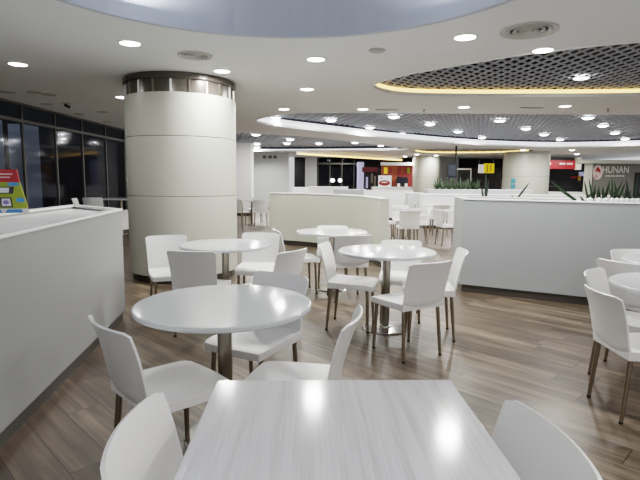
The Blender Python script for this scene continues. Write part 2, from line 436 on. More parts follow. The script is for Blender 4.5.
# ------------------------------------------------------------------ planter boxes and booth dividers
def shrink(poly, d): return offset_poly2(poly, -d)
def offset_poly2(poly, d):
    """mitred offset of a polygon (d>0 outwards)"""
    n = len(poly)
    a = sum(poly[i][0]*poly[(i+1)%n][1]-poly[(i+1)%n][0]*poly[i][1] for i in range(n)); s = 1 if a > 0 else -1
    out = []
    for i in range(n):
        p0, p1, p2 = Vector(poly[i-1]), Vector(poly[i]), Vector(poly[(i+1)%n])
        e1 = (p1-p0).normalized(); e2 = (p2-p1).normalized()
        n1 = Vector((e1.y,-e1.x))*s; n2 = Vector((e2.y,-e2.x))*s
        m = (n1+n2).normalized(); k = d/max(.35, m.dot(n1))
        out.append(tuple(p1+m*k))
    return out
def planter(name, label, poly, h, body, rim=.06, cat='planter', trough=True, ph=.1, fill=None, over=.012, deep=.16):
    t = thing(name, label, cat)
    MB().prism(offset_poly2(poly,-.025), 0, ph).build('plinth', PLINTH, t)
    b = MB()
    if trough:
        inn = offset_poly2(poly, -rim)
        b.ring(poly, inn, ph, h-.02); b.prism(inn, ph, h-deep)
        b.build('body', body, t)
        MB().ring(offset_poly2(poly, over), offset_poly2(poly, -rim-.012), h-.02, h).build('rim', RIMW, t, bevel=.004)
        if not fill: MB().prism(offset_poly2(poly,-rim-.002), h-deep, h-deep+.006).build('liner', RIMW, t)
        if fill: MB().prism(offset_poly2(poly,-rim-.002), h-.16, h-.07).build('soil', fill, t)
    else:
        b.prism(poly, ph, h-.025).build('body', body, t)
        MB().prism(offset_poly2(poly, over), h-.025, h).build('cap', RIMW, t, bevel=.004)
    return t
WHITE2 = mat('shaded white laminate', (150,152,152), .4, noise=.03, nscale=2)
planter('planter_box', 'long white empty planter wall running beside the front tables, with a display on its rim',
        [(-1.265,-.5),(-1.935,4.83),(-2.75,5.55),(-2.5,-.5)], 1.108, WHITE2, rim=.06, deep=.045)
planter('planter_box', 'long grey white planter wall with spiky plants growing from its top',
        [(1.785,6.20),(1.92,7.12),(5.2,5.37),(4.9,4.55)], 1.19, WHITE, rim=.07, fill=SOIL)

def arc_poly(c, th):
    """thick open curve -> polygon"""
    pts = [Vector(p) for p in c]; sm = []
    n = len(pts)
    for i in range(n-1):
        p0, p1, p2, p3 = pts[max(i-1,0)], pts[i], pts[i+1], pts[min(i+2,n-1)]
        for s in range(8):
            q = s/8; sm.append(.5*((2*p1)+(p2-p0)*q+(2*p0-5*p1+4*p2-p3)*q*q+(3*p1-p0-3*p2+p3)*q**3))
    sm.append(pts[-1]); L = []; Rr = []
    for i, p in enumerate(sm):
        d = (sm[min(i+1,len(sm)-1)]-sm[max(i-1,0)]).normalized(); nn = Vector((-d.y,d.x))
        L.append(tuple(p)); Rr.append(tuple(p+nn*th))
    return L+Rr[::-1]
planter('booth_divider', 'cream curved low divider wrapping behind the middle round tables',
        arc_poly([(-1.1,10.75),(-.5,10.5),(.05,10.1),(.55,9.4),(.83,8.6),(.96,7.9)], .14), 1.12, CREAM, cat='divider', trough=False)

def rect(x0,x1,y0,y1): return [(x0,y0),(x1,y0),(x1,y1),(x0,y1)]
BOOTH = 'low booth dividers at the back of the hall'
WB = mat('bright white booth laminate', (238,239,242), .35)
LG = mat('light grey booth laminate', (190,194,197), .4)
planter('booth_divider', 'white low divider panel standing beyond the planter with grass-like plants, near far table', rect(3.0,4.35,14.5,15.0), 1.0, WB, cat='divider', trough=False)
planter('booth_divider', 'wide white low divider in front of the orange food stall', rect(1.5,3.2,17.2,17.7), 1.05, WB, cat='divider', trough=False)
planter('booth_divider', 'short light grey divider end standing beside the wide white divider', rect(2.85,3.35,16.2,16.7), 1.0, LG, cat='divider', trough=False)
planter('booth_divider', 'pale divider under the dark far windows, behind the cream curved one', rect(-.45,1.1,20.0,20.5), 1.12, WB, cat='divider', trough=False)
planter('booth_divider', 'grey low divider between two white ones before the far windows', rect(.5,1.7,18.8,19.2), 1.05, LG, cat='divider', trough=False)
planter('booth_divider', 'small light grey divider in front of the far white wall', rect(-1.25,-.4,22.6,23.0), 1.05, LG, cat='divider', trough=False)
planter('planter_trough', 'light grey far trough filled with green plants below the hanging screen', rect(3.75,7.4,17.4,18.0), 1.1, LG, rim=.05, fill=SOIL)
planter('booth_divider', 'long white low divider behind the spiky planter wall', rect(3.3,9.5,15.6,16.1), .98, WB, cat='divider', trough=False)

# ------------------------------------------------------------------ chairs
def make_chair():
    t = thing('dining_chair', '', 'chair')
    W = .215
    def back_fn(u, v):
        x = (u-.5)*2
        hw = W*(.94+.06*v)
        # rounded top corners
        rc = .06; e = max(0, abs(x)-(1-rc))/rc
        zt = .79-.013*(1-math.sqrt(max(0,1-e*e))) - .012*(1-x*x)*0
        z0 = .405+.03*abs(x)**3
        z = z0+(zt-z0)*v
        k = (z-.43)/.36
        y = -.205-.085*k-.03*max(0,k)**3+.042*x*x*(.25+.75*max(0,min(1,k)))
        if v < .12: y += .02*(1-v/.12)
        return (x*hw, y, z)
    MB().sheet(back_fn, 14, 14, lambda u,v: .011).build('backrest', PLASTIC, t)
    # seat: dished top with skirt folded down round the edge
    b = MB(); nu, nv = 14, 14; top = []
    def outline(u, v):
        x = (u-.5)*2; y = -.2+.425*v
        hw = W*(.95+.06*math.sin(v*PI*.8))
        fr = max(0, v-.9)/.1
        hw *= 1-.05*(1-math.sqrt(max(0,1-fr*fr)))
        return x*hw, y+.012*(1-x*x)*(1 if v > .9 else v)
    vs = []; fs = []
    for j in range(nv+1):
        for i in range(nu+1):
            u, v = i/nu, j/nv; x, y = outline(u, v); xx = (u-.5)*2
            z = .45-.012*(1-xx*xx)*math.sin(PI*min(1,v*1.05))-.012*max(0,v-.8)**2*25+.012*(1-v)**2
            vs.append((x,y,z))
    ix = lambda i,j: j*(nu+1)+i
    for j in range(nv):
        for i in range(nu): fs.append((ix(i,j),ix(i+1,j),ix(i+1,j+1),ix(i,j+1)))
    loop = [ix(i,0) for i in range(nu+1)]+[ix(nu,j) for j in range(1,nv+1)]+[ix(i,nv) for i in range(nu-1,-1,-1)]+[ix(0,j) for j in range(nv-1,0,-1)]
    n0 = len(vs); n = len(loop)
    for q in loop:
        x,y,z = vs[q]; vs.append((x*1.004, y+.001*(1 if y > 0 else -1), z-.005))
    for q in loop:
        x,y,z = vs[q]; vs.append((x*.99, y*.99, min(z-.045,.405)))
    for q in loop:
        x,y,z = vs[q]; vs.append((x*.93, y*.93, min(z-.045,.405)))
    for ring_, prev in ((n0,None),(n0+n,n0),(n0+2*n,n0+n)):
        for k in range(n):
            k2 = (k+1) % n
            a, e = (loop[k], loop[k2]) if prev is None else (prev+k, prev+k2)
            fs.append((e, a, ring_+k, ring_+k2))
    fs.append(tuple(n0+2*n+k for k in range(n))[::-1])
    b.add(vs, fs, True)
    b.build('seat', PLASTIC, t)
    for sx in (-1,1):
        for sy in (-1,1):
            x0, y0 = .175*sx, (-.17 if sy < 0 else .17)
            x1, y1 = .188*sx, (-.205 if sy < 0 else .185)
            p = [Vector((x0,y0,.41)).lerp(Vector((x1,y1,.012)), q) for q in (0,.3,.6,.85,1)]
            lg = MB().tube(p, [.0155,.015,.014,.0125,.012], 10).build('leg', LEGM, t)
            MB().lathe([(.0125,0),(.013,.008),(.012,.016)], 10, x1, y1).build('foot_cap', BLACK, lg)
    return t
chair0 = make_chair(); first = [True]
TOPY = -.275                                    # where the top of the back lies behind the seat centre
def chair(top, face, label, group=None, sc=None):
    """top: plan position of the middle of the back's top edge; face: heading vector"""
    d = Vector(face).normalized(); c = Vector(top)-d*TOPY
    rz = math.atan2(-d.x, d.y)
    if first[0]:
        first[0] = False
        chair0.location = (c.x,c.y,0); chair0.rotation_euler = (0,0,rz); chair0['label'] = label
        if group: chair0['group'] = group
        return chair0
    return dup(chair0, (c.x,c.y,0), rz, label, group, sc)
def topmid(a, b_): 
    P = B(*a,.785); Q = B(*b_,.785); return ((P.x+Q.x)/2, (P.y+Q.y)/2)
def toward(p, q, rot=0):
    d = Vector((q[0]-p[0], q[1]-p[1])); a = math.radians(rot)
    return (d.x*math.cos(a)-d.y*math.sin(a), d.x*math.sin(a)+d.y*math.cos(a))
T1, T2, T3, T4 = (-.508,2.586), (.629,4.61), (-.958,4.98), (.152,6.34)
T5 = (2.38,3.13)
GA = 'chairs round the dining tables'
p = topmid((88,314),(132,336)); chair(p, (.72,.70), 'white plastic chair with brown steel legs between the long planter wall and nearest round table', GA)
p = topmid((251,272.5),(311,280.5)); chair((p[0]+.0,p[1]+.05), (-.5,-.86), 'white chair pushed in on the far side of the nearest round table', GA)
p = topmid((357,304),(344,329)); chair(p, (-.97,.22), 'white chair seen edge-on between nearest round table and the square table', GA)
chair((-.455,1.18), (1,.04), 'white chair cropped at the bottom, drawn up to the planter side of the square table', GA)
chair((.56,1.15), (-1,-.08), 'white chair tucked under the square table on the side of the open floor', GA)
p = topmid((322.8,246.6),(335.3,242.5)); chair((p[0]-.045,p[1]), (.9,-.22), 'white chair in front of the cream divider facing sideways to the shiny middle round table', GA)
p = topmid((413.4,263.8),(449.4,261.3)); chair(p, (-.5,.87), 'white chair with its back turned, on the near side of the shiny middle table', GA)
p = topmid((455.6,248.8),(468,254.4)); chair((p[0]+.02,p[1]+.06), (-.97,.1), 'white chair between the shiny middle table and the planter wall with spiky plants', GA)
chair((.87,5.26), (-.15,-.98), 'white chair half hidden behind the shiny middle round table', GA, (1,1,.97))
p = topmid((148,236.7),(184.2,235.6)); chair(p, (.42,-.9), 'white chair against the big cream column, facing its round table', GA)
p = topmid((168,250.5),(214,252)); chair(p, (.1,1), 'white chair seen from behind at the round table beside the cream column', GA)
chair((-.68,5.66), (-.02,-1), 'white chair on the far side of the table beside the cream column, its seat showing', GA)
chair((-.53,6.08), (.8,.2), 'white chair seen edge-on beside the table nearest the cream curved divider', GA)
p = topmid((281,253),(304,248.5)); chair(p, (-.83,.55), 'white chair showing its slanted back behind the nearest round table', GA)
p = topmid((338,236),(369,235)); chair(p, (-.2,1), 'white chair with its back turned at the table nearest the curved divider', GA)
p = topmid((318,225.5),(345,226)); chair((p[0]+.02,p[1]+.2), (0,-1), 'white chair between the curved cream divider and its round table', GA, (1,1,.97))
p = topmid((586,284),(635,298)); chair((p[0]*1.05-.05,p[1]*1.05), (.99,-.02), 'white chair with its back turned at the cropped round table near the plant wall', GA, (.97,.97,.955))
p = topmid((583,274.7),(605.6,271)); chair((p[0]*1.10,p[1]*1.10), (.7,-.7), 'white chair facing the cropped round table, partly behind another chair', GA, (1,1,.94))
chair((2.36,3.82), (.88,.47), 'chair with a shaded back at the table closest to the spiky plant wall', GA)
chair((3.06,4.8), (-.05,-1), 'white chair close against the front of the spiky plant wall', GA, (1,1,.95))

# ------------------------------------------------------------------ tables
def make_round():
    t = thing('round_table', '', 'table')
    r = .455
    MB().lathe([(.0001,.722),(r-.014,.722),(r-.010,.722),(r-.003,.726),(r,.735),(r-.003,.746),(r-.009,.7498),(r-.012,.75),(.0001,.75)], 72).build('tabletop', TABLE, t)
    MB().lathe([(.13,.708),(.135,.722)], 32).build('top_plate', BLACK, t)
    MB().lathe([(.038,.014),(.038,.708)], 28).build('pole', STEEL, t)
    MB().lathe([(.055,.018),(.052,.03),(.04,.036)], 28).build('collar', CHROME, t)
    MB().lathe([(.218,0),(.22,.006),(.213,.014),(.06,.019),(.0001,.019)], 56).build('base', CHROME, t)
    return t
rt0 = make_round()
rt0.location = (*T1,0); rt0.scale = (1.025,1.025,1); rt0['label'] = 'nearest white round table, behind the square table'; rt0['group'] = 'round dining tables'
GT = 'round dining tables'
dup(rt0, (*T2,0), 1, 'shiny white round table in the middle with a polished round base', GT)
dup(rt0, (*T3,0), 2, 'white round table beside the big cream column', GT)
dup(rt0, (*T4,0), 3, 'white round table closest to the cream curved divider', GT)
dup(rt0, (*T5,0), 4, 'white round table cropped by the photo edge, ringed by three chairs', GT)
dup(rt0, (3.05,4.1,0), 4, 'white round table nearest the front of the spiky plant wall', GT)
t = thing('square_table', 'large pale wood-grain square table closest to the camera', 'table', (.062,1.178,0), R_(1.6))
MB().box(-.385,.385,-.39,.39,.722,.75).build('tabletop', WOODTOP, t, bevel=.004)
MB().box(-.2,.2,-.2,.2,.705,.722).build('top_plate', BLACK, t)
MB().lathe([(.038,.014),(.038,.705)], 28).build('pole', STEEL, t)
MB().lathe([(.118,0),(.12,.006),(.115,.014),(.06,.019),(.0001,.019)], 48).build('base', CHROME, t)

def make_square():
    t = thing('small_table', '', 'table')
    MB().box(-.38,.38,-.38,.38,.72,.75).build('tabletop', TABLE, t, bevel=.004)
    MB().lathe([(.036,.014),(.036,.72)], 16).build('pole', STEEL, t)
    MB().lathe([(.14,0),(.14,.012),(.05,.018)], 32).build('base', CHROME, t)
    return t
sq0 = make_square(); sq0.location = (1.93,11.5,0); sq0['label'] = 'small white square table in the gap between curved divider and plant wall'
GB = 'chairs in the back rows'
sq0['group'] = 'small far tables'
GS = 'small far tables'
dup(sq0, (3.15,11.0,0), .1, 'small far table mostly hidden by the plant wall', GS)
dup(sq0, (3.2,13.5,0), .0, 'far white table in front of a white divider panel', GS)
dup(sq0, (-2.15,15.6,0), .0, 'far white table beside the square pillar, by the divider end', GS)
dup(sq0, (-3.0,17.3,0), .0, 'farthest white table in the aisle past the big column', GS)
dup(sq0, (-5.02,12.5,0), .0, 'white table beside the dark windows, over the planter rim', GS, scale=(1.1,1.1,1.2))
chair((1.84,10.15), (0,1), 'far white chair turned away at the small square table in the gap', GB)
chair((2.50,11.25), (-1,.1), 'far white chair on the aisle side of the small square table', GB)
chair((1.24,11.55), (1,0), 'far white chair beside the curved divider end at the small square table', GB)
chair((2.0,12.4), (0,-1), 'far white chair behind the small square table in the gap', GB)
chair((2.52,10.75), (1,.15), 'far white chair at the table hidden by the plant wall', GB)
chair((2.6,13.6), (1,-.1), 'small far chair at the table before the white divider panel', GB)
chair((3.1,12.7), (0,1), 'small far chair turned away at the table before the white divider panel', GB)
chair((-1.78,14.8), (-.1,1), 'far white chair turned away near the end of the curved divider', GB)
chair((-2.55,14.75), (.2,1), 'far white chair beside the one near the divider end, closer to pillar', GB)
chair((-2.1,16.4), (0,-1), 'far white chair behind the table beside the square pillar', GB)
chair((-5.08,11.1), (0,1), 'far white chair with its back above the long planter, near windows', GB, sc=(1.05,1.05,1.22))
chair((-5.2,10.55), (1,.25), 'white chair tight against the dark window, over the planter rim', GB, sc=(1.05,1.05,1.22))
chair((-3.75,9.6), (-1,.4), 'white chair glimpsed in the slit between long planter and big column', GB)
chair((-4.05,10.9), (-1,.1), 'white chair deeper in the slit between planter and column', GB)
t = thing('metal_post', 'slim dark upright post standing in the aisle past the big column', 'post', (-1.86,11.9,0))
MB().lathe([(.1,0),(.1,.012),(.02,.02)], 20).build('base', STEEL, t)
MB().tube([(0,0,.018),(0,0,.6),(-.01,0,.8),(-.05,0,.9)], .014, 8).build('pole', LEGM, t)

# ------------------------------------------------------------------ things on the planter wall
t = thing('display_card', 'slanted advert display with red header and lime body on the planter rim', 'display', (-2.60,4.0,1.112), 0)
RED = mat('red card', (160,34,42), .5); LIME = mat('lime card', (146,158,40), .5); BLUE = mat('blue bubble', (72,140,200), .5)
CARDW = mat('white card', (225,225,228), .5); INK = mat('dark ink', (40,36,50), .5); PURP = mat('purple print', (130,120,180), .5)
Mx = Matrix.Translation((0,0,0)) @ Matrix.Rotation(R_(18),4,'Z') @ Matrix.Scale(1.07,4,(0,0,1))
def quadbox(name, pts, m, d0, d1, par):
    """flat polygon (x,z) in the display plane, from depth d0 to d1"""
    n = len(pts); vs = [Mx @ Vector((p[0],d0,p[1])) for p in pts]+[Mx @ Vector((p[0],d1,p[1])) for p in pts]
    fs = [tuple(range(n)), tuple(range(n,2*n))[::-1]]+[(i,n+i,n+(i+1)%n,(i+1)%n) for i in range(n)]
    return MB().add(vs, fs).build(name, m, par)
quadbox('board', [(-.32,0),(.22,0),(.20,.10),(.165,.235),(-.32,.235)], LIME, 0, .02, t)
quadbox('header', [(-.32,.235),(.165,.235),(.15,.33),(-.32,.33)], RED, -.004, .022, t)
for k, (x0, x1, z) in enumerate([(-.1,.12,.292),(-.1,.1,.268)]):
    quadbox('header_lettering', [(x0,z),(x1,z),(x1,z+.006),(x0,z+.006)], CARDW, -.006, -.004, t)
quadbox('footer', [(-.32,0),(.22,0),(.215,.035),(-.32,.035)], CARDW, -.003, 0, t)
for x0 in (-.1,.05): quadbox('footer_print', [(x0,.004),(x0+.13,.004),(x0+.12,.03),(x0+.02,.03)], BLUE, -.005, -.003, t)
quadbox('bubble', [(.12+.045*math.cos(a),.22+.014*math.sin(a)) for a in (2*PI*k/16 for k in range(16))], BLUE, -.003, 0, t)
quadbox('bubble', [(.165+.033*math.cos(a),.1+.018*math.sin(a)) for a in (2*PI*k/16 for k in range(16))], BLUE, -.003, 0, t)
quadbox('printed_tablet', [(-.12,.148),(.115,.148),(.125,.2),(-.12,.2)], INK, -.003, 0, t)
quadbox('printed_screen', [(-.11,.156),(.085,.156),(.09,.193),(-.11,.193)], CARDW, -.005, -.003, t)
quadbox('printed_tablet', [(.02,.045),(.11,.045),(.1,.12),(.02,.12)], INK, -.003, 0, t)
quadbox('printed_screen', [(.032,.055),(.098,.055),(.09,.111),(.032,.111)], CARDW, -.005, -.003, t)
quadbox('printed_emblem', [(.062+.022*math.cos(a),.083+.018*math.sin(a)) for a in (2*PI*k/12 for k in range(12))], PURP, -.007, -.005, t)
tag(MB().box(-2.27,-2.22,4.55,4.66,.985,1.0).build('folded_flyer', CARDW), 'small flat paper lying in the trough of the long planter wall', 'paper')

# ------------------------------------------------------------------ plants
def blade(b, base, tip, w, bend=.0, n=7):
    base, tip = Vector(base), Vector(tip); d = tip-base
    side = Vector((1,0,0)) if abs(d.normalized().x) < .8 else Vector((0,.5,.9))
    side = (side-d.normalized()*side.dot(d.normalized())).normalized(); nn = d.cross(side).normalized()
    vs = []
    for k in range(n+1):
        q = k/n; p = base+d*q+Vector((0,0,bend*math.sin(PI*q)))
        ww = w*(.55+.9*q)*(1-q)**.7 if q > .35 else w*(.55+.9*q)*.8
        if k == n: ww = .001
        vs += [p-side*ww, p+nn*w*.35*(1-q), p+side*ww, p-nn*w*.1*(1-q)]
    fs = []
    for k in range(n):
        a = 4*k
        for i in range(4): fs.append((a+i, a+(i+1)%4, a+4+(i+1)%4, a+4+i))
    fs.append((0,3,2,1))
    return b.add(vs, fs, True)
ZS = 1.12
def plant_at(px, spikes, label, m=LEAF, Y=None, seed=1):
    Y = Y or (6.24-.53*((px-459)/126*1.26+1.79-1.79) + .42)
    base = at(px, 195, Y); bx, by = base.x, base.y
    t = thing('spiky_plant', label, 'plant', (bx,by,ZS), 0, 'spiky plants in the planter wall')
    rnd = random.Random(seed)
    for dx, h, lean in spikes:
        b = MB(); by0 = rnd.uniform(-.05,.05)
        blade(b, (dx*.35, by0, -.0), (dx+lean, by0+rnd.uniform(-.06,.06), h), .024, .0)
        b.build('leaf', m, t)
    return t
plant_at(485, [(0,.42,-.01),(.02,.3,.02),(-.03,.22,-.04)], 'dark slim plant rising in front of the yellow menu sign', LEAF2, 7.0, 3)
plant_at(514, [(.0,.27,.17),(.0,.1,-.05)], 'single dark leaf leaning up in front of the thick far column', LEAF2, 6.75, 4)
plant_at(585, [(0,.3,-.42),(.0,.2,-.3),(.02,.16,.1),(.03,.12,-.12)], 'plant with long arching leaf reaching out below the red shop sign', LEAF, 5.95, 5)
plant_at(593, [(-.06,.30,-.02),(-.02,.2,.03),(.04,.24,.01),(.05,.33,-.10),(-.03,.26,.06),(.0,.16,-.07)], 'spiky plant under the round emblem of the grey shop wall', LEAF, 5.93, 6)
plant_at(603, [(-.05,.2,-.04),(0,.26,.05),(.04,.3,.02),(.05,.18,.07),(-.04,.24,.0),(.02,.2,-.09)], 'spiky plant under the first letters of the grey shop wall', LEAF, 5.88, 7)
plant_at(613, [(-.04,.34,.03),(0,.22,-.06),(.05,.28,.04),(.02,.3,.09),(-.05,.2,-.08)], 'tallest spiky plant below the middle of the shop lettering', LEAF, 5.84, 8)
plant_at(622, [(-.05,.24,-.03),(0,.3,-.08),(.05,.2,.06),(.02,.27,.02),(-.03,.16,.08)], 'spiky plant below the end of the shop lettering', LEAF, 5.78, 11)
plant_at(633, [(-.05,.2,.09),(0,.36,.04),(.03,.28,-.05),(.05,.24,.08),(-.06,.32,-.02),(.0,.22,-.12),(.06,.3,.0)], 'dense dark spiky plant in front of the dark shop doorway', LEAF2, 5.7, 9)
STONE = mat('white planter stone', (236,236,236), .6)
for k, px in enumerate((590,599,606,612,617,622,627,633,638)):
    p = at(px, 199, 5.62-.012*(k))
    o = MB().lathe([(.0001,0),(.028,.004),(.036,.025),(.03,.05),(.0001,.06)], 12).build('planter_stone', STONE)
    o.location = (p.x, p.y, 1.14); o.scale = (1.15, 1, 1.5)
    tag(o, 'white stone lying among the spiky plants on the planter wall', 'stone', 'white stones in the planter wall')
# far trough plants
rnd = random.Random(4)
for k, px in enumerate((437,443,449,455,461,468,476)):
    p = at(px, 188, 17.7)
    t = thing('trough_plant', 'small green leafy plant growing in the light grey far trough', 'plant', (p.x,p.y,1.03), 0, 'plants in the far trough')
    b = MB()
    for q in range(14):
        a = rnd.uniform(0,2*PI); blade(b, (0,0,0), (.16*math.cos(a), .14*math.sin(a), rnd.uniform(.2,.52)), .03, .02, 4)
    b.build('foliage', LEAF, t)

# ------------------------------------------------------------------ shops at the back
def panel(name, x0, y0, x1, y1, Y, m, th=.05, parent=None, bevel=0, ground=False):
    """upright panel whose front covers photo box x0..x1, y0..y1 at depth Y"""
    a = at(x0, y1, Y); c = at(x1, y0, Y)
    return MB().box(a.x, c.x, Y, Y+th, 0 if ground else a.z, c.z).build(name, m, parent, bevel)
def text(body, x, y, Y, hpx, m, name, parent, align='CENTER', bold=0):
    cu = bpy.data.curves.new(name, 'FONT'); cu.body = body; cu.align_x = align; cu.align_y = 'CENTER'; cu.extrude = .005; cu.offset = bold
    s = hpx/F*Y/.7; cu.size = s
    o = bpy.data.objects.new('tmp', cu); C.objects.link(o)
    me = bpy.data.meshes.new_from_object(o.evaluated_get(bpy.context.evaluated_depsgraph_get())); bpy.data.objects.remove(o)
    me.materials.clear(); me.materials.append(m)
    r = bpy.data.objects.new(name, me); C.objects.link(r); r.parent = parent
    p = at(x, y, Y); r.location = p; r.rotation_euler = (PI/2, 0, 0); r.scale.x = .8
    return r
DKSHOP = mat('dark shop interior', (30,26,30), .6); DKGREEN = mat('dark green panel', (44,56,44), .6)
ORANGE = mat('orange menu wall', (158,78,44), .5, noise=.35, nscale=2.2); REDW = mat('red menu wall', (140,44,40), .5, noise=.3, nscale=2.2)
YELL = mat('yellow sign', (236,196,30), .5, emit=(236,196,30), estr=.35); LAV = mat('lavender wall', (176,176,214), .5, emit=(170,170,220), estr=.25)
SIGNW = mat('white sign face', (238,236,240), .5, emit=(238,236,240), estr=.25)
TEAL = mat('teal notice', (84,160,180), .5); SIGNR = mat('red sign face', (140,24,30), .45, emit=(150,24,30), estr=.08)
LETW = mat('white letters', (226,222,216), .5)
MAROON = mat('dark maroon awning', (88,24,34), .6); SCREEN = mat('black screen', (22,26,36), .2)
# far glazing and pillars
t = struct(bpy.data.objects.new('window_20', None)); C.objects.link(t)
for x in (318,330,342,354): panel('window_frame', x-.5, 158, x+.5, 190, 30.4, FRAME, .06, t)
panel('window_frame', 318, 163, 358, 164.2, 30.4, FRAME, .06, t)
panel('glass_pane', 317, 157.5, 358, 190, 30.5, GLASS, .02, t)
struct(panel('wall_trim', 305, 157, 317, 195, 30.0, FARW, .3)); bpy.data.objects['wall_trim'].name = 'trim_8'
struct(panel('trim_9', 357, 162, 364, 190, 29.5, LAV, .2))
for x in (332.5, 340):  # reflections in the glass, built as added globes on cords
    p = at(x, 180.5, 30.2)
    o = thing('reflected_globe', '', 'lamp', p)
    MB().lathe([(.0001,-.1),(.09,-.05),(.11,.0),(.07,.08),(.0001,.1)], 12).build('globe', LENS, o); MB().tube([(0,0,.09),(0,0,ZC-p.z)], .008, 6).build('cord', BLACK, o)
    tag(o, 'small glowing globe standing in for a light reflected in the dark far window', 'lamp', 'reflected lights in the far window')
# white far wall vents
for k, x in enumerate((264.5, 270, 275)):
    o = panel('wall_vent', x-1.8, 155.5, x+1.8, 158.5, 25.35, FRAME, .05); tag(o, 'small grey vent grille high on the far white wall', 'vent', 'vents on the far wall')
# orange food stall
t = thing('food_stall', 'far food stall with orange and red picture walls and white counter', 'stall')
Y = 26.5
panel('menu_wall', 381, 165, 398, 190, Y, ORANGE, .1, t, ground=True); panel('menu_wall', 398, 165, 413, 190, Y, REDW, .1, t, ground=True)
for x0, x1, m in ((384,387.5,YELL),(389,392,REDW),(394,396.5,ORANGE),(401,404,ORANGE),(407,410,LIME)): panel('menu_picture', x0, 167.5, x1, 173.5, Y-.02, m, .02, t)
panel('counter', 372.5, 187, 412, 190.5, Y-1.2, RIMW, .6, t, ground=True)
panel('fascia', 381, 162.5, 414, 165.2, Y-.3, CEIL, .2, t)
panel('serving_hatch', 396.5, 177, 408, 186.5, Y-.15, SCREEN, .1, t)
panel('hatch_dish', 397.5, 183.5, 400, 187, Y-.3, SIGNW, .1, t); panel('hatch_dish', 405, 183.5, 407.5, 187, Y-.3, SIGNW, .1, t)
t = thing('logo_sign', 'white board with a red oval logo standing on the food stall counter', 'sign')
panel('board', 378.3, 175.6, 391.5, 186.9, Y-1.1, SIGNW, .05, t)
p = at(384.5, 183, Y-1.12)
o = MB().add([Vector((.29*math.cos(2*PI*k/28), 0, .14*math.sin(2*PI*k/28))) for k in range(28)]+[Vector((.29*math.cos(2*PI*k/28), .012, .14*math.sin(2*PI*k/28))) for k in range(28)], [tuple(range(28)), tuple(range(28,56))[::-1]]+[(k,28+k,28+(k+1)%28,(k+1)%28) for k in range(28)]).build('red_oval', SIGNR, t); o.location = p
o = MB().add([Vector((.17*math.cos(2*PI*k/20), 0, .035*math.sin(2*PI*k/20))) for k in range(20)], [tuple(range(20))]).build('white_mark', LETW, t); o.location = at(384.5, 182.3, Y-1.14)
panel('red_mark', 381, 177.3, 382.5, 178.5, Y-1.12, INK, .01, t)
# dark kiosk left of the stall
t = thing('dark_kiosk', 'dark kiosk with maroon awning and goods, beside the orange stall', 'kiosk')
panel('back_panel', 364, 168, 380.5, 189.5, 27.5, DKSHOP, .1, t, ground=True)
panel('awning', 362.5, 167.2, 378, 172, 27.0, MAROON, .4, t)
panel('goods_panel', 371, 173, 373, 183, 27.3, GREYW, .1, t); panel('goods_panel', 374, 176, 376, 186, 27.3, GREYW, .1, t); panel('goods_panel', 366, 177, 368, 188, 27.3, LAV, .1, t)
# between columns
t = thing('hanging_screen', 'dark screen hung on a pole from the ceiling above the far trough', 'screen')
Y = 19.5
panel('screen_panel', 447, 163.3, 457, 177.8, Y, SCREEN, .08, t)
panel('screen_glow', 448, 165, 456, 176, Y-.01, mat('dim screen', (40,46,58), .3), .01, t)
a = at(456.5, 160, Y); MB().tube([(a.x,Y+.1,ZC),(a.x,Y+.1,at(456,165,Y).z)], .035, 8).build('pole', BLACK, t)
struct(panel('wall_shop', 437, 155, 459, 192, 29.8, FARW, .1))
t = thing('green_kiosk', 'dark green kiosk front with white door frame behind the far trough', 'kiosk')
panel('front_panel', 458, 169.5, 470, 190, 28, DKGREEN, .1, t, ground=True); panel('window', 461, 173, 467, 182, 27.98, DKSHOP, .02, t)
panel('door_frame', 457, 168.3, 471.5, 169.8, 27.9, RIMW, .1, t); panel('door_frame', 470, 169.8, 471.6, 190, 27.9, RIMW, .1, t)
panel('door', 471.6, 168, 501.5, 192, 28.2, DKSHOP, .1, t, ground=True)
t = thing('menu_sign', 'bright yellow and white hanging menu sign left of the thick far column', 'sign')
panel('white_panel', 478.5, 164.5, 484, 173, 26.0, SIGNW, .08, t); panel('yellow_panel', 484, 163.5, 494.5, 173, 26.0, YELL, .08, t)
panel('dark_mark', 487, 165, 488, 172, 25.98, INK, .02, t); panel('dark_mark', 490.5, 164.5, 491.5, 171, 25.98, INK, .02, t)
panel('bracket', 479, 160, 480, 164.5, 26.0, FRAME, .05, t); panel('bracket', 493, 158, 494, 163.5, 26.0, FRAME, .05, t)
t = thing('notice', 'pair of small teal notices stuck low on the thick far column', 'notice')
c3 = Vector((203/496*23.5, 23.5))
for z0, z1 in ((1.30,1.52),(1.06,1.26)):
    vs = []; 
    for k in range(5):
        a = R_(212+3.2*k); 
        for r in (1.026, 1.032):
            for z in (z0, z1): vs.append((c3.x+r*math.cos(a), c3.y+r*math.sin(a), z))
    fs = []
    for k in range(4):
        q = 4*k; fs += [(q,q+4,q+5,q+1),(q+2,q+3,q+7,q+6),(q+1,q+5,q+7,q+3),(q,q+2,q+6,q+4)]
    MB().add(vs, fs+[(0,1,3,2),(16,18,19,17)]).build('sheet', TEAL, t)
t = thing('shop_display', 'dark clothed display figure beside the yellow menu sign', 'display')
p = at(498, 190, 26.5)
MB().lathe([(.18,0),(.2,.3),(.22,.9),(.25,1.35),(.14,1.5),(.09,1.56),(.12,1.66),(.1,1.78),(.0001,1.82)], 16, p.x, p.y).build('figure', DKSHOP, t)
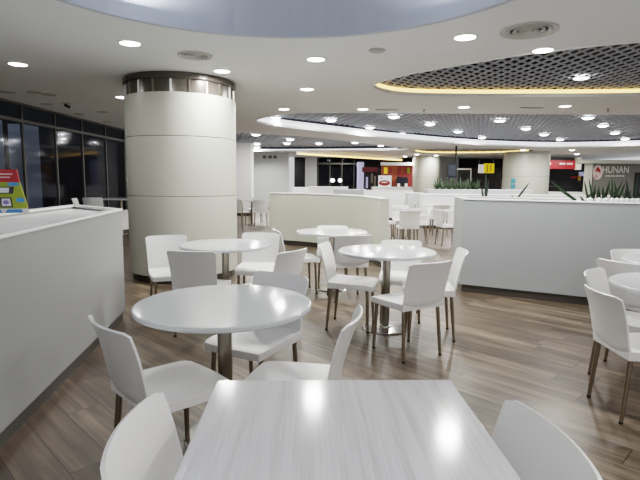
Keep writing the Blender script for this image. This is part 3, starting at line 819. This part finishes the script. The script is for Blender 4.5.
# red shop
t = thing('red_shop', 'dark shop front under a red sign with white lettering', 'shop')
Y = 25.5
panel('interior', 541, 160, 584, 196, Y+1, DKSHOP, .1, t, ground=True)
panel('top_band', 542.5, 157.5, 578, 161.5, Y-.1, DKSHOP, .1, t)
panel('sign', 543.5, 160.5, 577, 168.8, Y-.2, SIGNR, .12, t)
text('café', 548.5, 163.8, Y-.21, 2.0, LETW, 'lettering', t) if False else None
for x0, x1 in ((545.5,547.4),(547.9,549.6),(550.0,551.2),(559.6,561.6),(562,563.6),(564,565.2),(567,568.6),(569,570.4),(570.8,572.6)):
    panel('lettering', x0, 162.9, x1, 164.6, Y-.21, LETW, .01, t)
panel('sign_post', 577, 157, 582, 169.8, Y-.4, CREAM, .3, t)
panel('shelf', 543, 181, 556, 181.6, Y+.9, FRAME, .1, t); panel('shelf', 543, 186, 556, 186.6, Y+.9, FRAME, .1, t)
panel('glow_panel', 571, 176.5, 577, 178, Y+.95, SIGNR, .05, t); panel('yellow_mark', 578, 175, 581, 180.5, Y+.9, mat('amber mark', (190,140,40), .5), .05, t)
panel('poster', 579, 172, 585, 176, Y+.9, LAV, .05, t); panel('counter', 540, 192, 585, 197, Y, RIMW, .4, t, ground=True)
# lettered shop wall
t = thing('shop_wall', 'grey shop wall with white raised lettering and round emblem', 'shop')
Y = 22.5
panel('wall_panel', 592, 163, 662, 200, Y, GREYW, .15, t, ground=True)
panel('pilaster', 585, 163, 593, 200, Y-.1, CREAM, .25, t, ground=True)
panel('beam', 582, 160.3, 662, 163.2, Y-.3, CREAM, .5, t)
text('HUNAN', 615.8, 170.0, Y-.02, 6.4, LETW, 'lettering', t, bold=.004)
for x0, x1 in ((605.5,607.3),(608,610.2),(611.2,612.8),(613.4,615.2),(616.2,618.2),(619,621),(621.8,624.4)):
    panel('small_lettering', x0, 175.3, x1, 176.6, Y-.015, LETW, .01, t)
panel('doorway', 633, 172.5, 641, 198, Y-.02, DKSHOP, .02, t)
def disc(name, px, py, Y, rx, rz, m, par, d=.012, n=28):
    c = at(px, py, Y)
    vs = [(c.x+rx*math.cos(2*PI*k/n), Y-d, c.z+rz*math.sin(2*PI*k/n)) for k in range(n)]+[(c.x+rx*math.cos(2*PI*k/n), Y, c.z+rz*math.sin(2*PI*k/n)) for k in range(n)]
    return MB().add(vs, [tuple(range(n)), tuple(range(n,2*n))[::-1]]+[(k,n+k,n+(k+1)%n,(k+1)%n) for k in range(n)]).build(name, m, par)
PINK = mat('pinkish white', (222,200,196), .5)
disc('emblem', 597.6, 172.2, Y-.01, .225, .33, PINK, t)
def emb(name, pts, m):
    vs = [at(x,y,Y-.03) for x,y in pts]; n = len(vs); vs2 = [v+Vector((0,.012,0)) for v in vs]
    return MB().add(vs+vs2, [tuple(range(n))[::-1], tuple(range(n,2*n))]+[(i,(i+1)%n,n+(i+1)%n,n+i) for i in range(n)]).build(name, m, t)
emb('emblem_figure', [(595.3,171.5),(597,167.5),(598.8,167.3),(600.6,171),(600.4,173),(598.6,172),(597.2,170.8),(596.4,172.2)], SIGNR)
emb('emblem_figure', [(594,177.5),(595.2,174.5),(597,175.2),(598.6,177.2),(596.2,178.2)], mat('emblem tan', (190,150,140), .5))

# ------------------------------------------------------------------ ceiling fittings and light
def make_light():
    t = thing('downlight', '', 'light')
    MB().lathe([(.098,-.001),(.1,-.008),(.116,-.006),(.118,.0)], 28).build('trim_ring', RING, t)
    MB().lathe([(.0001,-.02),(.05,-.018),(.08,-.012),(.097,-.004),(.097,.0)], 24).build('lens', LENS, t)
    return t
dl0 = make_light(); dlf = [True]
def lamp(loc, power, size=.15, col=(1,.98,.94), spread=178):
    l = bpy.data.lights.new('lamp', 'AREA'); l.shape = 'DISK'; l.size = size; l.energy = power; l.color = col; l.spread = R_(spread)
    o = bpy.data.objects.new('lamp', l); C.objects.link(o); o.location = loc
    return o
def downlight(px, py, label, group, z=ZC, power=20, sc=1.0):
    p = B(px, py, z); return dlight((p.x,p.y), label, group, z, power, sc)
def dlight(xy, label, group, z=ZC, power=20, sc=1.0):
    if dlf[0]:
        dlf[0] = False; o = dl0; o.location = (xy[0],xy[1],z); o['label'] = label
        if group: o['group'] = group
        o.scale = (sc,sc,sc)
    else: o = dup(dl0, (xy[0],xy[1],z), 0, label, group, (sc,sc,sc if sc == 1 else sc*2.2))
    lamp((xy[0],xy[1],z-(.03 if sc == 1 else .052*sc)), power, .15*sc)
    return o
PW = 26
G1 = 'downlights in the plain white ceiling'
for px, py, lb in ((130,43,'glowing round downlight above the long planter, before the big column'),
                   (18,64,'glowing round downlight in the dim ceiling near the windows'),
                   (122,97,'small downlight in the ceiling just behind the big column'),
                   (222,71,'downlight beside the dark top band of the big column'),
                   (316,59,'downlight between the blue coffer rim and the grid ceilings, over the middle'),
                   (307,89,'downlight second behind the blue coffer in the middle of the ceiling'),
                   (284,109,'downlight at the tip of the wide grid ceiling'),
                   (363,109,'downlight just before the wide grid ceiling, near the slot vent'),
                   (465,37,'large bright downlight beside the round ceiling vent'),
                   (464,107,'downlight between the nearest grid oval and the wide grid ceiling'),
                   (565,106,'downlight on the strip past the nearest grid oval, toward the shops')):
    downlight(px, py, lb, G1, ZC, PW*(.25 if px < 140 else 1))
G2 = 'spotlights in the nearest grid oval'
for px, py, lb in ((543,50,'bright spotlight at the near edge of the nearest grid oval'),(581,78,'bright spotlight inside the nearest grid oval, above its warm strip')):
    downlight(px, py, lb, G2, ZC if px < 560 else 2.84, PW)
G3 = 'spotlights across the wide grid ceiling'
for px, py in ((275,117),(331,119.5),(319,125),(370,127),(394,116),(401,133),(430,123.5),(441,138),(458,131),(482,137),(500,120),(526,128),(544,134),(560,139),(588,117),(603,125),(615,132.5),(625,138.5)):
    downlight(px, py, 'small bright spotlight set in the wide slatted grid ceiling', G3, 2.97, PW*1.5, 1.4)
G4 = 'spotlights in the rear grid ceiling'
for px, py in ((256,134),(257,143.5),(257,147),(287,143),(290,139),(319,143),(355,142),(366,141.5),(381,145)):
    downlight(px, py, 'tiny spotlight in the dark rear grid ceiling', G4, 2.93, PW*1.7, 1.5)
G5 = 'tiny downlights in the farthest ceiling'
for px, py in ((274,154),(287,156.5),(330,155),(346,156.5),(405,156),(417,154),(436,155),(523,149.5),(572,149.5),(577,153.5),(545,154)):
    downlight(px, py, 'tiny downlight in the farthest plain ceiling strip', G5, ZC, PW*1.2, 1.2)
for a in (40,130,220,310):  # added lamps hidden above the rim, facing up to brighten the coffer
    o = lamp((-.32+1.75*math.cos(R_(a)), 2.92+1.75*math.sin(R_(a)), ZC+.12), 5, .3, (.96,.98,1), 180); o.rotation_euler = (PI,0,0)
# downlights of the part of the hall behind the camera
for xy in ((.3,-.6),(2.2,-.2),(3.6,2.6)):
    dlight(xy, 'ceiling downlight behind the viewpoint', 'downlights behind the viewpoint', ZC, PW*.9)

def round_vent(px, py, r, label):
    p = B(px, py, ZC); t = thing('ceiling_vent', label, 'vent', (p.x,p.y,ZC))
    for k, rr in enumerate((1.0,.78,.56,.34,.14)):
        R2 = r*rr; w = r*.13
        MB().lathe([(R2-w,-.002),(R2-w*.2,-.016-.002*k),(R2,-.012),(R2,0)] if rr > .2 else [(.0001,-.02),(R2,-.016),(R2,0)], 36).build('louvre_ring', VENTM, t)
    MB().lathe([(.0001,-.0015),(r*.97,-.001)], 36).build('backing', SLOT, t)
    return t
round_vent(195, 55, .19, 'round ceiling vent beside the top of the big column')
round_vent(529, 30, .25, 'large round ceiling vent before the nearest grid oval')
p = B(377, 50, ZC); t = thing('smoke_detector', 'small flat grey detector disc on the ceiling near the blue coffer', 'detector', (p.x,p.y,ZC))
MB().lathe([(.085,0),(.085,-.012),(.06,-.022),(.0001,-.024)], 28).build('cover', mat('detector grey',(168,167,163),.5), t); MB().lathe([(.09,0),(.09,-.006),(.08,-.006)], 28).build('mount', VENTM, t)
for px, py, lb in ((387,109.5,'thin slot vent in the ceiling strip before the wide grid'),(532,107.5,'thin slot vent between two downlights past the nearest grid oval')):
    p = B(px,py,ZC); t = thing('slot_vent', lb, 'vent', (p.x,p.y,ZC))
    MB().box(-.22,.22,-.05,.05,-.008,0).build('frame', VENTM, t); MB().box(-.2,.2,-.03,-.005,-.01,-.008).build('slot', SLOT, t); MB().box(-.2,.2,.005,.03,-.01,-.008).build('slot', SLOT, t)
for px, py in ((424,109.5),(608,109)):
    p = B(px,py,ZC); t = thing('ceiling_sprinkler', 'tiny sprinkler head hanging from the ceiling strip before the wide grid', 'sprinkler', (p.x,p.y,ZC), 0, 'ceiling sprinklers')
    MB().lathe([(.035,0),(.03,-.01),(.012,-.014),(.012,-.05),(.03,-.055),(.0001,-.058)], 12).build('head', STEEL, t)
for k, (px, py) in enumerate(((8,92),(34,92),(49,94.5),(47,104),(79,114),(103,112),(107,122))):
    p = B(px,py,ZC); t = thing('ceiling_fitting', 'unlit dark oval fitting in the dim ceiling near the windows', 'fitting', (p.x,p.y,ZC), 0, 'unlit fittings near the windows')
    MB().lathe([(.11,0),(.115,-.008),(.095,-.01)], 20).build('ring', VENTM, t); MB().lathe([(.0001,-.004),(.097,-.006),(.097,-.002)], 20).build('recess', SLOT, t)
p = B(66,103,ZC); t = thing('swivel_spot', 'unlit swivel spotlight tilted out of the dim ceiling near the windows', 'light', (p.x,p.y,ZC))
MB().lathe([(.08,0),(.08,-.01),(.06,-.014)], 20).build('base', VENTM, t)
MB().tube([(0,0,-.012),(.02,.0,-.045)], .01, 8).build('arm', SLOT, t); MB().tube([(-.03,0,-.035),(.06,0,-.075)], [.022,.028], 14).build('head', SLOT, t)

# ------------------------------------------------------------------ world and view
w = bpy.data.worlds.new('world'); bpy.context.scene.world = w; w.use_nodes = True
bg = w.node_tree.nodes['Background']; bg.inputs[0].default_value = (.92,.95,1,1); bg.inputs[1].default_value = .55
sc = bpy.context.scene
sc.view_settings.view_transform = 'Filmic'; sc.view_settings.look = 'Medium High Contrast'; sc.view_settings.exposure = 0.54
sc.cycles.use_denoising = True
sc.cycles.sample_clamp_indirect = 4
